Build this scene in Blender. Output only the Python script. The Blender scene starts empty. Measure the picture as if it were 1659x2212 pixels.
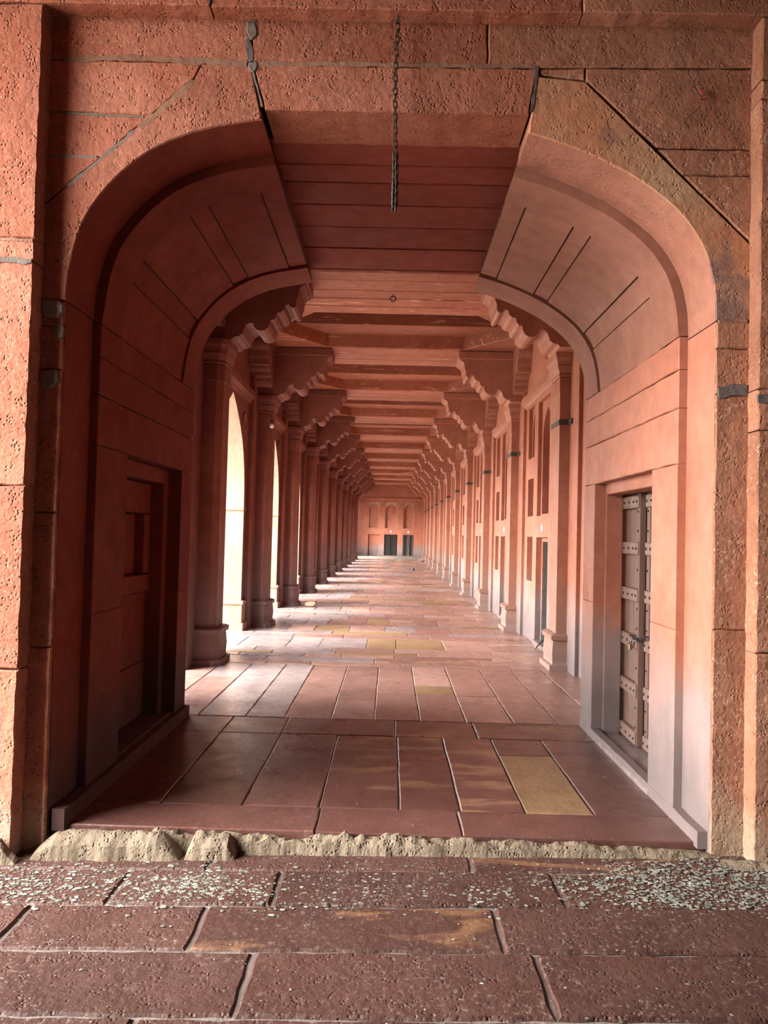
import bpy, bmesh, math, random
from mathutils import Vector, Matrix, noise
from mathutils.geometry import tessellate_polygon

random.seed(7)
SC = bpy.context.scene
COL = SC.collection

# ------------------------------------------------------------------ camera
IMG_W, IMG_H, FOC = 1659.0, 2212.0, 1660.0
YAW, PITCH, ROLL = 0.0096, 0.0287, 0.0251
EYE = 1.55
cam_d = bpy.data.cameras.new('camera')
cam_d.sensor_fit = 'VERTICAL'
cam_d.sensor_height = 36.0
cam_d.lens = 36.0 * FOC / IMG_H
cam_d.clip_start, cam_d.clip_end = 0.05, 400
cam = bpy.data.objects.new('camera', cam_d)
COL.objects.link(cam)
cam.matrix_world = (Matrix.Translation((0, 0, EYE)) @ Matrix.Rotation(YAW, 4, 'Z')
                    @ Matrix.Rotation(PITCH + math.pi / 2, 4, 'X') @ Matrix.Rotation(ROLL, 4, 'Z'))
SC.camera = cam

# ------------------------------------------------------------------ light: a white overcast sky
SKY_STRENGTH = 6.0
EXPOSURE = 1.2
world = bpy.data.worlds.new('overcast_sky')
SC.world = world
world.use_nodes = True
bg = world.node_tree.nodes['Background']
bg.inputs[0].default_value = (1.0, 0.975, 0.93, 1)
bg.inputs[1].default_value = SKY_STRENGTH
sun_d = bpy.data.lights.new('hazy_sun', 'SUN')
sun_d.energy = 14.0
sun_d.angle = math.radians(55)
sun_d.color = (1.0, 0.95, 0.88)
sun = bpy.data.objects.new('hazy_sun', sun_d)
COL.objects.link(sun)
sun.rotation_euler = Vector((0.82, 0.30, -0.46)).to_track_quat('-Z', 'Y').to_euler()
vs = SC.view_settings
vs.view_transform = 'Standard'
vs.look = 'None'
vs.gamma = 1.0
vs.use_curve_mapping = False
vs.exposure = EXPOSURE

# ------------------------------------------------------------------ materials
MAT = {}


class NT:
    def __init__(s, name):
        s.m = bpy.data.materials.new(name)
        s.m.use_nodes = True
        s.t = s.m.node_tree
        s.b = s.t.nodes['Principled BSDF']
        MAT[name] = s.m

    def n(s, typ, **kw):
        nd = s.t.nodes.new(typ)
        for k, v in kw.items():
            setattr(nd, k, v)
        return nd

    def l(s, a, b):
        s.t.links.new(a, b)

    def val(s, sock, v):
        if hasattr(v, 'is_linked') or isinstance(v, bpy.types.NodeSocket):
            s.l(v, sock)
        else:
            sock.default_value = v

    def noise(s, vec, scale, detail=4, rough=0.55, dist=0.0):
        nd = s.n('ShaderNodeTexNoise')
        s.l(vec, nd.inputs['Vector'])
        nd.inputs['Scale'].default_value = scale
        nd.inputs['Detail'].default_value = detail
        nd.inputs['Roughness'].default_value = rough
        nd.inputs['Distortion'].default_value = dist
        return nd.outputs['Fac']

    def math(s, op, a, b=0.5, clamp=False):
        nd = s.n('ShaderNodeMath', operation=op, use_clamp=clamp)
        s.val(nd.inputs[0], a)
        s.val(nd.inputs[1], b)
        return nd.outputs[0]

    def rng(s, v, a, b, c=0.0, d=1.0):
        nd = s.n('ShaderNodeMapRange')
        s.val(nd.inputs[0], v)
        for i, q in enumerate((a, b, c, d)):
            nd.inputs[i + 1].default_value = q
        return nd.outputs[0]

    def mix(s, f, a, b, mode='MIX'):
        nd = s.n('ShaderNodeMix', data_type='RGBA', blend_type=mode)
        s.val(nd.inputs[0], f)
        for i, c in ((6, a), (7, b)):
            if isinstance(c, tuple):
                nd.inputs[i].default_value = (*c, 1)
            else:
                s.l(c, nd.inputs[i])
        return nd.outputs[2]

    def scale(s, vec, xyz):
        nd = s.n('ShaderNodeVectorMath', operation='MULTIPLY')
        s.l(vec, nd.inputs[0])
        nd.inputs[1].default_value = xyz
        return nd.outputs[0]


DEPTH = {'red': 0.62, 'brown': 0.82, 'column': 0.62, 'beam': 0.62, 'yellow': 0.85, 'pale': 0.8, 'slab': 0.60}


def stone(name, c1, c2, rough=0.75, spec=0.25, bump=0.5, speck=None, speck_amt=0.0, stain=None,
          band=None, pits=0.0, vary=0.22, scale=1.0):
    t = NT(name)
    k_ = DEPTH.get(name.split('_')[0], 1.0)
    c1, c2 = tuple(v * k_ for v in c1), tuple(v * k_ for v in c2)
    geo = t.n('ShaderNodeNewGeometry')
    pos = geo.outputs['Position']
    oi = t.n('ShaderNodeObjectInfo')
    # shift the grain from stone to stone
    off = t.n('ShaderNodeVectorMath', operation='MULTIPLY_ADD')
    comb = t.n('ShaderNodeCombineXYZ')
    for i in range(3):
        t.l(oi.outputs['Random'], comb.inputs[i])
    t.l(comb.outputs[0], off.inputs[0])
    off.inputs[1].default_value = (3.7, 5.1, 2.3)
    t.l(pos, off.inputs[2])
    p = off.outputs[0]
    n1 = t.noise(p, 1.3 * scale, 7, 0.62, 0.3)
    col = t.mix(t.rng(n1, 0.36, 0.66), c1, c2)
    if band:
        pb = t.scale(p, band[1])
        nb = t.noise(pb, band[2], 5, 0.6, 1.2)
        col = t.mix(t.rng(nb, band[3], band[3] + 0.09), col, band[0])
    n2 = t.noise(p, 9 * scale, 6, 0.65)
    dark = t.rng(n2, 0.25, 0.75, 0.78, 1.16)
    m = t.n('ShaderNodeVectorMath', operation='SCALE')
    t.l(col, m.inputs[0])
    t.l(dark, m.inputs['Scale'])
    col = m.outputs[0]
    if vary:
        m = t.n('ShaderNodeVectorMath', operation='SCALE')
        t.l(col, m.inputs[0])
        t.l(t.rng(oi.outputs['Random'], 0, 1, 1 - vary, 1 + vary), m.inputs['Scale'])
        col = m.outputs[0]
    if speck:
        ns = t.noise(p, 48 * scale, 3, 0.6)
        lg = t.noise(p, 2.1, 3, 0.5)
        f = t.math('MULTIPLY', t.rng(ns, 0.56, 0.66), t.rng(lg, 0.40, 0.60, 0.15, 1.0))
        col = t.mix(t.math('MULTIPLY', f, speck_amt), col, speck)
    if stain:
        sep = t.n('ShaderNodeSeparateXYZ')
        t.l(pos, sep.inputs[0])
        for (sc_, z0, z1, amt, nsc) in stain:
            nz = t.noise(t.scale(pos, (1, 1, 0.5)), nsc, 5, 0.6)
            zz = t.math('ADD', sep.outputs[2], t.rng(nz, 0.2, 0.8, 0.35, -0.35))
            f = t.rng(zz, z0, z1, 1.0, 0.0)
            col = t.mix(t.math('MULTIPLY', f, amt), col, sc_)
    t.l(col, t.b.inputs['Base Color'])
    t.b.inputs['Specular IOR Level'].default_value = spec
    rr = t.noise(p, 5, 4, 0.6)
    t.l(t.rng(rr, 0.3, 0.7, rough - 0.10, rough + 0.10), t.b.inputs['Roughness'])
    h = t.math('ADD', t.math('MULTIPLY', t.noise(p, 26 * scale, 6, 0.65), 1.0),
               t.math('MULTIPLY', t.noise(p, 4 * scale, 4, 0.6), 1.6))
    if pits:
        v = t.n('ShaderNodeTexVoronoi')
        t.l(p, v.inputs['Vector'])
        v.inputs['Scale'].default_value = 55 * scale
        msk = t.rng(t.noise(p, 14, 3, 0.6), 0.48, 0.62)
        h = t.math('ADD', h, t.math('MULTIPLY', t.math('MULTIPLY', t.rng(v.outputs['Distance'], 0.0, 0.45, -1, 0), msk), pits))
    bm_ = t.n('ShaderNodeBump')
    bm_.inputs['Strength'].default_value = bump
    bm_.inputs['Distance'].default_value = 0.012
    t.l(h, bm_.inputs['Height'])
    t.l(bm_.outputs[0], t.b.inputs['Normal'])
    return t.m


RED1, RED2 = (0.43, 0.15, 0.095), (0.54, 0.21, 0.14)
GREY = (0.205, 0.19, 0.195)
DGREY = (0.07, 0.066, 0.07)
stone('red_plaster', RED1, RED2, 0.62, 0.35, 0.16, vary=0.07)
stone('red_dark', (0.27, 0.050, 0.028), (0.34, 0.073, 0.043), 0.75, 0.15, 0.18, vary=0.10)  # shade put into the colour: a darker, more saturated red
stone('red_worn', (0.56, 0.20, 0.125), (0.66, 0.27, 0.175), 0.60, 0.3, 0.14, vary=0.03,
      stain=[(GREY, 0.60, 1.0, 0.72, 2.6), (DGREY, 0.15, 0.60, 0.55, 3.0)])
stone('red_shaded_grimy', (0.25, 0.047, 0.026), (0.32, 0.070, 0.040), 0.78, 0.12, 0.18, vary=0.06,
      stain=[((0.05, 0.042, 0.042), 0.35, 0.85, 0.8, 2.4)])  # base red darkened for the jamb's shade; the low stain is grime
stone('red_rough', (0.48, 0.155, 0.09), (0.60, 0.24, 0.16), 0.85, 0.15, 0.85, vary=0.12, pits=1.3,
      speck=(0.48, 0.29, 0.215), speck_amt=0.55, stain=[((0.36, 0.33, 0.26), -0.25, 0.30, 0.7, 4)])
stone('brown_rough', (0.34, 0.145, 0.085), (0.46, 0.22, 0.14), 0.85, 0.15, 0.95, vary=0.12, pits=0.8,
      speck=(0.62, 0.43, 0.33), speck_amt=0.45, stain=[((0.22, 0.12, 0.08), 0.05, 0.9, 0.5, 3.0), ((0.32, 0.31, 0.23), -0.3, 0.22, 0.8, 4)])
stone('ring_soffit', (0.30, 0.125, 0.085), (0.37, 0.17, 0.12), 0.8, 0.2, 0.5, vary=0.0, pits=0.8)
stone('yellow_weathered', (0.50, 0.19, 0.10), (0.52, 0.33, 0.20), 0.85, 0.15, 0.6, vary=0.1, pits=1.2,
      band=((0.23, 0.13, 0.11), (1, 1, 1), 1.7, 0.56))
stone('beam_stone', (0.46, 0.15, 0.085), (0.58, 0.215, 0.13), 0.6, 0.35, 0.35, vary=0.16,
      band=((0.66, 0.38, 0.27), (0.5, 5, 5), 2.6, 0.60))
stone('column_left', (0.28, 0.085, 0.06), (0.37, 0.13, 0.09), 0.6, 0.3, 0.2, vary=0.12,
      stain=[((0.13, 0.11, 0.115), 0.5, 1.5, 0.65, 1.6)])  # backlit darkness of the arcade side is put into this stone colour
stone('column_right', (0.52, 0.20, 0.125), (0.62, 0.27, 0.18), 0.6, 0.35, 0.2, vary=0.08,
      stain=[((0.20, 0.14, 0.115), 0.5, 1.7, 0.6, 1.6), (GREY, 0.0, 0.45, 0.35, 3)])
stone('arch_pale', (0.40, 0.22, 0.16), (0.48, 0.28, 0.21), 0.75, 0.2, 0.2, vary=0.05)
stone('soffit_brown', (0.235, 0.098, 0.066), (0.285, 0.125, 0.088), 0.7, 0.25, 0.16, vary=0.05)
stone('pale_pier', (0.34, 0.21, 0.15), (0.42, 0.27, 0.20), 0.75, 0.2, 0.3, vary=0.08, speck=(0.4, 0.3, 0.24), speck_amt=0.4)
FL1, FL2 = (0.135, 0.057, 0.047), (0.195, 0.089, 0.075)
TAN_ = (0.42, 0.27, 0.115)
stone('slab_red', FL1, FL2, 0.33, 0.5, 0.24, vary=0.2, speck=(0.24, 0.17, 0.15), speck_amt=0.35)
stone('slab_pink', (0.42, 0.245, 0.21), (0.53, 0.33, 0.29), 0.30, 0.5, 0.22, vary=0.2, speck=(0.30, 0.23, 0.21), speck_amt=0.4)  # light from the openings is put into these paler gallery slabs
stone('slab_mid', (0.30, 0.165, 0.14), (0.40, 0.23, 0.195), 0.31, 0.5, 0.22, vary=0.15, speck=(0.30, 0.23, 0.21), speck_amt=0.4)
stone('slab_grey', (0.32, 0.255, 0.255), (0.42, 0.345, 0.345), 0.27, 0.5, 0.24, vary=0.15)
stone('slab_tan', (0.27, 0.16, 0.083), (0.34, 0.215, 0.118), 0.5, 0.35, 0.5, vary=0.1, band=((0.20, 0.11, 0.065), (1, 1, 1), 7.0, 0.60), speck=(0.2, 0.11, 0.07), speck_amt=0.5)
stone('slab_banded', FL1, FL2, 0.34, 0.5, 0.24, vary=0.12, band=((0.19, 0.105, 0.066), (0.55, 1.6, 1), 2.2, 0.53))
stone('slab_banded_pale', (0.30, 0.165, 0.14), (0.40, 0.23, 0.195), 0.31, 0.5, 0.22, vary=0.12, band=((0.40, 0.25, 0.17), (0.55, 1.6, 1), 2.2, 0.53))
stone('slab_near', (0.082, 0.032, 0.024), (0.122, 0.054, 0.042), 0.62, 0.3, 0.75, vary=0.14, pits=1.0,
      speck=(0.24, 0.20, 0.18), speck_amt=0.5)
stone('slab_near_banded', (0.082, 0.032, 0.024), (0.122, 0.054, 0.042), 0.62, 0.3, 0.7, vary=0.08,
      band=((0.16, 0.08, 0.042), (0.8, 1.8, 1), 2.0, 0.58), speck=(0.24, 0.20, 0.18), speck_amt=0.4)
stone('mortar', (0.15, 0.115, 0.083), (0.215, 0.17, 0.125), 0.95, 0.1, 1.0, vary=0.08, pits=1.5)
stone('smear', (0.23, 0.115, 0.075), (0.31, 0.18, 0.125), 0.9, 0.1, 0.7, vary=0.1)
stone('joint_brown', (0.10, 0.05, 0.036), (0.17, 0.10, 0.075), 0.95, 0.1, 0.8, vary=0.0)
stone('mortar_dark', (0.10, 0.085, 0.08), (0.17, 0.14, 0.13), 0.95, 0.1, 0.8, vary=0.05)
stone('mortar_floor', (0.14, 0.115, 0.105), (0.21, 0.18, 0.165), 0.9, 0.1, 0.8, vary=0.05)
stone('cement', (0.15, 0.125, 0.11), (0.21, 0.175, 0.155), 0.9, 0.1, 0.7, vary=0.1)
stone('dropping', (0.075, 0.075, 0.062), (0.33, 0.345, 0.30), 0.8, 0.2, 0.3, vary=0.0, scale=14)
stone('courtyard', (0.52, 0.45, 0.39), (0.60, 0.53, 0.46), 0.9, 0.1, 0.3, vary=0.0)
stone('end_grey', (0.16, 0.145, 0.12), (0.22, 0.20, 0.17), 0.8, 0.2, 0.3, vary=0.05)


def wood(name, c1, c2, rough=0.6):
    t = NT(name)
    geo = t.n('ShaderNodeNewGeometry')
    p = t.scale(geo.outputs['Position'], (14, 14, 1.3))
    n = t.noise(p, 3.0, 6, 0.6, 0.8)
    col = t.mix(t.rng(n, 0.3, 0.7), c1, c2)
    t.l(col, t.b.inputs['Base Color'])
    t.b.inputs['Roughness'].default_value = rough
    bp = t.n('ShaderNodeBump')
    bp.inputs['Strength'].default_value = 0.35
    bp.inputs['Distance'].default_value = 0.006
    t.l(n, bp.inputs['Height'])
    t.l(bp.outputs[0], t.b.inputs['Normal'])


wood('door_wood', (0.12, 0.062, 0.045), (0.18, 0.10, 0.078))
wood('door_wood_light', (0.16, 0.095, 0.074), (0.24, 0.15, 0.122))
wood('door_dark', (0.018, 0.015, 0.015), (0.04, 0.034, 0.033), 0.95)
MAT['door_dark'].node_tree.nodes['Principled BSDF'].inputs['Specular IOR Level'].default_value = 0.08


def metal(name, c, rough=0.5, met=0.9):
    t = NT(name)
    geo = t.n('ShaderNodeNewGeometry')
    n = t.noise(geo.outputs['Position'], 60, 4, 0.6)
    t.l(t.mix(t.rng(n, 0.3, 0.7), tuple(x * 0.7 for x in c), c), t.b.inputs['Base Color'])
    t.b.inputs['Roughness'].default_value = rough
    t.b.inputs['Metallic'].default_value = met


metal('iron', (0.07, 0.055, 0.05), 0.55, 0.7)
metal('strap_iron', (0.10, 0.085, 0.075), 0.5, 0.4)
metal('steel', (0.45, 0.44, 0.42), 0.35, 0.9)
metal('brass', (0.35, 0.25, 0.14), 0.4, 0.9)
metal('white_enamel', (0.85, 0.84, 0.80), 0.35, 0.0)
metal('wire_dark', (0.05, 0.035, 0.035), 0.6, 0.1)
metal('wire_red', (0.30, 0.03, 0.04), 0.6, 0.0)

# ------------------------------------------------------------------ helpers


def link(name, me, mat=None, parent=None, loc=None):
    o = bpy.data.objects.new(name, me)
    COL.objects.link(o)
    if mat and me and not me.materials:
        me.materials.append(MAT[mat])
    if loc:
        o.location = loc
    if parent:
        o.parent = parent
    return o


def thing(name, label, cat, loc=(0, 0, 0), group=None):
    o = bpy.data.objects.new(name, None)
    COL.objects.link(o)
    o.location = loc
    o.empty_display_size = 0.1
    return tag(o, label, cat, group)


def tag(o, label=None, cat=None, group=None, kind=None):
    if label:
        o['label'] = label
    if cat:
        o['category'] = cat
    if group:
        o['group'] = group
    if kind:
        o['kind'] = kind
    return o


class MB:
    def __init__(s):
        s.v, s.f = [], []

    def add(s, vs_, fs):
        b = len(s.v)
        s.v += [tuple(v) for v in vs_]
        s.f += [tuple(i + b for i in f) for f in fs]
        return s

    def box(s, x0, x1, y0, y1, z0, z1, bev=0.0):
        if bev <= 0:
            vs_ = [(x, y, z) for z in (z0, z1) for y in (y0, y1) for x in (x0, x1)]
            return s.add(vs_, [(0, 1, 3, 2), (4, 6, 7, 5), (0, 4, 5, 1), (1, 5, 7, 3), (3, 7, 6, 2), (2, 6, 4, 0)])
        bm = bmesh.new()
        bmesh.ops.create_cube(bm, size=1)
        for v in bm.verts:
            v.co = ((x0 + x1) / 2 + v.co.x * (x1 - x0), (y0 + y1) / 2 + v.co.y * (y1 - y0), (z0 + z1) / 2 + v.co.z * (z1 - z0))
        bmesh.ops.bevel(bm, geom=bm.edges[:], offset=bev, segments=1, affect='EDGES')
        bm.verts.index_update()
        s.add([v.co[:] for v in bm.verts], [[v.index for v in f.verts] for f in bm.faces])
        bm.free()
        return s

    def loft(s, rings, cap=True):
        n = len(rings[0])
        b = len(s.v)
        for r in rings:
            s.v += [tuple(p) for p in r]
        for i in range(len(rings) - 1):
            for j in range(n):
                k = (j + 1) % n
                s.f.append((b + i * n + j, b + i * n + k, b + (i + 1) * n + k, b + (i + 1) * n + j))
        if cap:
            for i, base in ((0, b), (len(rings) - 1, b + (len(rings) - 1) * n)):
                tr = tessellate_polygon([[Vector(p) for p in rings[i]]])
                s.f += [tuple(base + q for q in t) for t in tr]
        return s

    def tube(s, pts, r, n=6, closed=False):
        pts = [Vector(p) for p in pts]
        rings = []
        m = len(pts)
        ref = Vector((0.3, 0.2, 0.93)).normalized()
        for i in range(m):
            if closed:
                d = pts[(i + 1) % m] - pts[i - 1]
            else:
                d = pts[min(i + 1, m - 1)] - pts[max(i - 1, 0)]
            d.normalize()
            a = d.cross(ref)
            if a.length < 0.1:
                a = d.cross(Vector((1, 0, 0)))
            a.normalize()
            c = d.cross(a)
            rings.append([pts[i] + (a * math.cos(2 * math.pi * k / n) + c * math.sin(2 * math.pi * k / n)) * r for k in range(n)])
        if closed:
            rings.append(rings[0])
        return s.loft(rings, cap=not closed)

    def lathe(s, prof, c=(0, 0, 0), n=12):
        rings = [[(c[0] + r * math.cos(2 * math.pi * k / n), c[1] + r * math.sin(2 * math.pi * k / n), c[2] + z) for k in range(n)] for r, z in prof]
        return s.loft(rings)

    def mesh(s, name, mat=None, smooth=False):
        me = bpy.data.meshes.new(name)
        me.from_pydata(s.v, [], s.f)
        bm = bmesh.new()
        bm.from_mesh(me)
        bmesh.ops.recalc_face_normals(bm, faces=bm.faces[:])
        bm.to_mesh(me)
        bm.free()
        if smooth:
            for p in me.polygons:
                p.use_smooth = True
        if mat:
            me.materials.append(MAT[mat])
        return me

    def build(s, name, mat, parent=None, loc=None, smooth=False):
        return link(name, s.mesh(name, mat, smooth), None, parent, loc)


def mp(plane, a, b, d):
    return (a, d, b) if plane == 'xz' else (d, a, b) if plane == 'yz' else (a, b, d)


def plate(mb, outer, holes, plane, d0, d1):
    """flat wall piece with holes, between depths d0 and d1"""
    loops = [outer] + list(holes)
    tri = tessellate_polygon([[Vector((p[0], p[1], 0)) for p in lp] for lp in loops])
    flat = [p for lp in loops for p in lp]
    n = len(flat)
    vs_ = [mp(plane, *p, d0) for p in flat] + [mp(plane, *p, d1) for p in flat]
    fs = [tuple(t) for t in tri] + [tuple(i + n for i in t[::-1]) for t in tri]
    b = 0
    for lp in loops:
        m = len(lp)
        for i in range(m):
            j = (i + 1) % m
            fs.append((b + i, b + j, n + b + j, n + b + i))
        b += m
    return mb.add(vs_, fs)


def rect(a0, a1, b0, b1):
    return [(a0, b0), (a1, b0), (a1, b1), (a0, b1)]


def area(poly):
    return sum(poly[i - 1][0] * poly[i][1] - poly[i][0] * poly[i - 1][1] for i in range(len(poly))) / 2


def inset(poly, d):
    n = len(poly)
    sg = 1 if area(poly) > 0 else -1
    out = []
    for i in range(n):
        p0, p1, p2 = Vector(poly[i - 1]), Vector(poly[i]), Vector(poly[(i + 1) % n])
        e1, e2 = (p1 - p0), (p2 - p1)
        if e1.length < 1e-6 or e2.length < 1e-6:
            out.append(tuple(p1))
            continue
        n1 = Vector((-e1.y, e1.x)).normalized() * sg
        n2 = Vector((-e2.y, e2.x)).normalized() * sg
        k = n1 + n2
        k = k / max(0.35, k.length_squared / 2) if k.length > 1e-6 else n1
        out.append((p1.x + k.x * d, p1.y + k.y * d))
    return out


def densify(poly, seg, jit, rnd):
    out = []
    n = len(poly)
    for i in range(n):
        a, b = Vector(poly[i]), Vector(poly[(i + 1) % n])
        L = (b - a).length
        m = max(1, int(L / seg))
        nn = Vector((-(b - a).y, (b - a).x)).normalized() if L > 0 else Vector((0, 0))
        for k in range(m):
            p = a.lerp(b, k / m)
            if k or jit:
                p = p + nn * rnd.uniform(-jit, jit)
            out.append((p.x, p.y))
    return out


def block(mb, poly, plane, dfront, dback, gap=0.004, bev=0.008, seg=0.0, jit=0.0, rnd=random):
    """a dressed stone: outline shrunk by gap, chamfered front edge"""
    poly = inset(poly, gap)
    if seg:
        poly = densify(poly, seg, jit, rnd)
    s = 1 if dback > dfront else -1
    top = inset(poly, bev)
    n = len(poly)
    rings = [[mp(plane, *p, dback) for p in poly], [mp(plane, *p, dfront + s * bev) for p in poly], [mp(plane, *p, dfront) for p in top]]
    vs_ = rings[0] + rings[1] + rings[2]
    fs = []
    for i in range(2):
        for j in range(n):
            k = (j + 1) % n
            fs.append((i * n + j, i * n + k, (i + 1) * n + k, (i + 1) * n + j))
    tri = tessellate_polygon([[Vector((p[0], p[1], 0)) for p in top]])
    fs += [tuple(2 * n + q for q in t) for t in tri]
    tri = tessellate_polygon([[Vector((p[0], p[1], 0)) for p in poly]])
    fs += [tuple(t) for t in tri]
    return mb.add(vs_, fs)


def stone_block(name, mat, parent, poly, plane, df, db, **kw):
    return block(MB(), poly, plane, df, db, **kw).build(name, mat, parent)


def smooth_curve(pts, it=2):
    for _ in range(it):
        q = [pts[0]]
        for a, b in zip(pts[:-1], pts[1:]):
            q.append((a[0] * .75 + b[0] * .25, a[1] * .75 + b[1] * .25))
            q.append((a[0] * .25 + b[0] * .75, a[1] * .25 + b[1] * .75))
        q.append(pts[-1])
        pts = q
    return pts


def offset_open(pts, d):
    out = []
    for i in range(len(pts)):
        a, b = Vector(pts[max(0, i - 1)]), Vector(pts[min(len(pts) - 1, i + 1)])
        t = (b - a).normalized()
        out.append((pts[i][0] - t.y * d, pts[i][1] + t.x * d))
    return out


def sub_curve(pts, f0, f1):
    L = [0]
    for a, b in zip(pts[:-1], pts[1:]):
        L.append(L[-1] + (Vector(b) - Vector(a)).length)

    def at(f):
        s = f * L[-1]
        for i in range(len(pts) - 1):
            if L[i + 1] >= s - 1e-9:
                t = (s - L[i]) / max(1e-9, L[i + 1] - L[i])
                return (pts[i][0] + t * (pts[i + 1][0] - pts[i][0]), pts[i][1] + t * (pts[i + 1][1] - pts[i][1]))
        return pts[-1]
    mid = [p for p, l in zip(pts, L) if f0 * L[-1] + 1e-4 < l < f1 * L[-1] - 1e-4]
    return [at(f0)] + mid + [at(f1)]


def ordinal(k):
    return ['first', 'second', 'third', 'fourth', 'fifth', 'sixth', 'seventh', 'eighth', 'ninth', 'tenth', 'eleventh', 'twelfth'][k]


# ------------------------------------------------------------------ main measures (metres)
YF, YR = 3.99, 6.46            # front and rear face of the gateway wall
YP = 3.88                      # front of the frame around the recessed panel
XL, XR = -1.742, 1.668         # gateway opening
FL, FR, FT = -1.86, 1.835, 4.25  # recessed panel
PITCH_Y = 3.666                # bay length of the gallery
NCOL = 11
CR = [9.34 + PITCH_Y * k for k in range(NCOL)]
CLF = [9.08 + PITCH_Y * k for k in range(NCOL)]
YEND = 49.55
WR, WL = 2.15, -2.30           # gallery wall faces
BEAM_Z, LEDGE_Z, CEIL_Z = 4.57, 4.79, 5.02
LOWZ = -0.085                  # floor in front of the step

# ------------------------------------------------------------------ ground outside
g = MB().box(-120, -3.0, -80, 160, -0.60, -0.30).build('ground', 'courtyard')
tag(g, 'pale open courtyard ground outside the arcade', 'ground', kind='structure')

# ------------------------------------------------------------------ floors
floor = MB().box(-3.0, 2.6, 4.06, YEND + 0.4, -0.30, -0.012).build('floor', 'mortar_floor')
tag(floor, 'stone paved floor of the long gallery', 'floor', kind='structure')
rnd = random.Random(11)


def slab(x0, x1, y0, y1, mat, z=0.0, parent=floor, bev=0.006, gap=0.004, jit=0.003, seg=0.16, lift=None):
    dz = rnd.uniform(-0.003, 0.003) if lift is None else lift
    if isinstance(x0, tuple):
        poly = [(x0[0], y0), (x1[0], y0), (x1[1], y1), (x0[1], y1)]
    else:
        poly = rect(x0, x1, y0, y1)
    return stone_block('floor_slab', mat, parent, poly, 'xy', z + dz, z - 0.06, gap=gap, bev=bev, seg=seg, jit=jit, rnd=rnd)


def row(xs, y0, y1, mats, **kw):
    for i in range(len(xs) - 1):
        slab(xs[i], xs[i + 1], y0, y1, mats[i % len(mats)], **kw)


# threshold row, then the rows inside the gateway
row([-1.72, -0.358, 0.411, 1.66], 4.03, 4.385, ['slab_red', 'slab_red', 'slab_red'])
R2 = [-1.72, -1.27, -0.805, -0.37, 0.085, 0.432, 0.80, 1.186, 1.66]
for i, m in enumerate(['slab_red', 'slab_red', 'slab_red', 'slab_banded', 'slab_banded', 'slab_banded', None, 'slab_red']):
    if m:
        slab(R2[i], R2[i + 1], 4.385, 5.95, m)
slab(0.80, 1.186, 4.385, 5.52, 'slab_tan')
slab(0.80, 1.186, 5.52, 5.95, 'slab_red')
row([-1.72, -1.27, -0.81, 0.068, 0.71], 5.95, 6.46, ['slab_red', 'slab_banded', 'slab_red', 'slab_banded'])
slab(0.71, 1.66, 5.95, 6.40, 'slab_banded')
slab(0.71, 1.66, 6.40, 6.46, 'slab_tan')
RA = [-2.3, -1.94, -1.58, -1.18, -0.855, -0.465, -0.103, 0.28, 0.668, 1.065, 1.435, 1.80, 2.15]
for i in range(len(RA) - 1):
    x0, x1 = RA[i], RA[i + 1]
    left = i < 4
    ms = ['slab_grey', 'slab_pink', 'slab_grey'] if left else ['slab_mid', 'slab_mid', 'slab_pink']  # grey on the left imitates floor sheen from the openings
    cut = rnd.choice([7.2, 7.5, 7.9, 8.2, None])
    if i == 7:
        slab(x0, x1, 6.46, 7.55, 'slab_mid'); slab(x0, x1, 7.55, 7.95, 'slab_tan'); slab(x0, x1, 7.95, 9.06, 'slab_pink')
    elif cut:
        slab(x0, x1, 6.46, cut, ms[i % 3]); slab(x0, x1, cut, 9.06, ms[(i + 1) % 3])
    else:
        slab(x0, x1, 6.46, 9.06, ms[i % 3])
# long rows down the gallery
y = 9.06
count = 0
far_slabs = MB()
FARMAT = ['slab_pink', 'slab_mid', 'slab_mid', 'slab_pink', 'slab_grey', 'slab_banded_pale', 'slab_tan']
far_parts = {}
tan_spots = [(9.9, -0.35), (11.0, 0.05), (11.9, 0.1), (13.2, 0.0), (13.0, 1.2), (12.6, -0.9), (17.5, 0.9), (18.2, -0.4), (22, .6), (24, 1.0), (25.5, -.2)]
while y < YEND - 1.2:
    d = rnd.choice([0.22, 0.36, 0.45, 0.6, 0.75, 0.95]) if y < 30 else rnd.choice([0.6, 0.9, 1.2])
    y1 = min(y + d, YEND - 1.2)
    if YEND - 1.2 - y1 < 0.2:
        y1 = YEND - 1.2
    x = -2.62 + rnd.uniform(0, 0.3)
    x = -2.7
    while x < 2.15:
        w = rnd.uniform(0.45, 1.35) if d < 0.7 else rnd.uniform(0.38, 0.7)
        x1 = x + w
        if 2.15 - x1 < 0.25:
            x1 = 2.15
        m = rnd.choice(FARMAT[:6])
        if x < -1.2 and rnd.random() < 0.6:
            m = 'slab_grey'  # pale grey stands in for reflected light along the arcade
        if rnd.random() < 0.03:
            m = 'slab_tan'
        for ty, tx in tan_spots:
            if y <= ty < y1 and x <= tx < x1:
                m = 'slab_tan'
        if count < 235:
            slab(x, x1, y, y1, m, seg=0.3 if y > 14 else 0.16)
            count += 1
        else:
            block(far_parts.setdefault(m, MB()), rect(x, x1, y, y1), 'xy', rnd.uniform(-.003, .003), -0.06, gap=0.005, bev=0.006)
        x = x1
    y = y1
for m, mb in far_parts.items():
    tag(mb.build('distant_slabs', m, floor), kind='stuff')
# raised kerb platform before the end wall
kerb = MB().box(-2.3, 2.15, YEND - 1.2, YEND + 0.1, -0.05, 0.12, bev=0.02).build('trim_1', 'end_grey')
tag(kerb, 'low grey stone platform along the foot of the end wall', 'platform', kind='structure')

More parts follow.
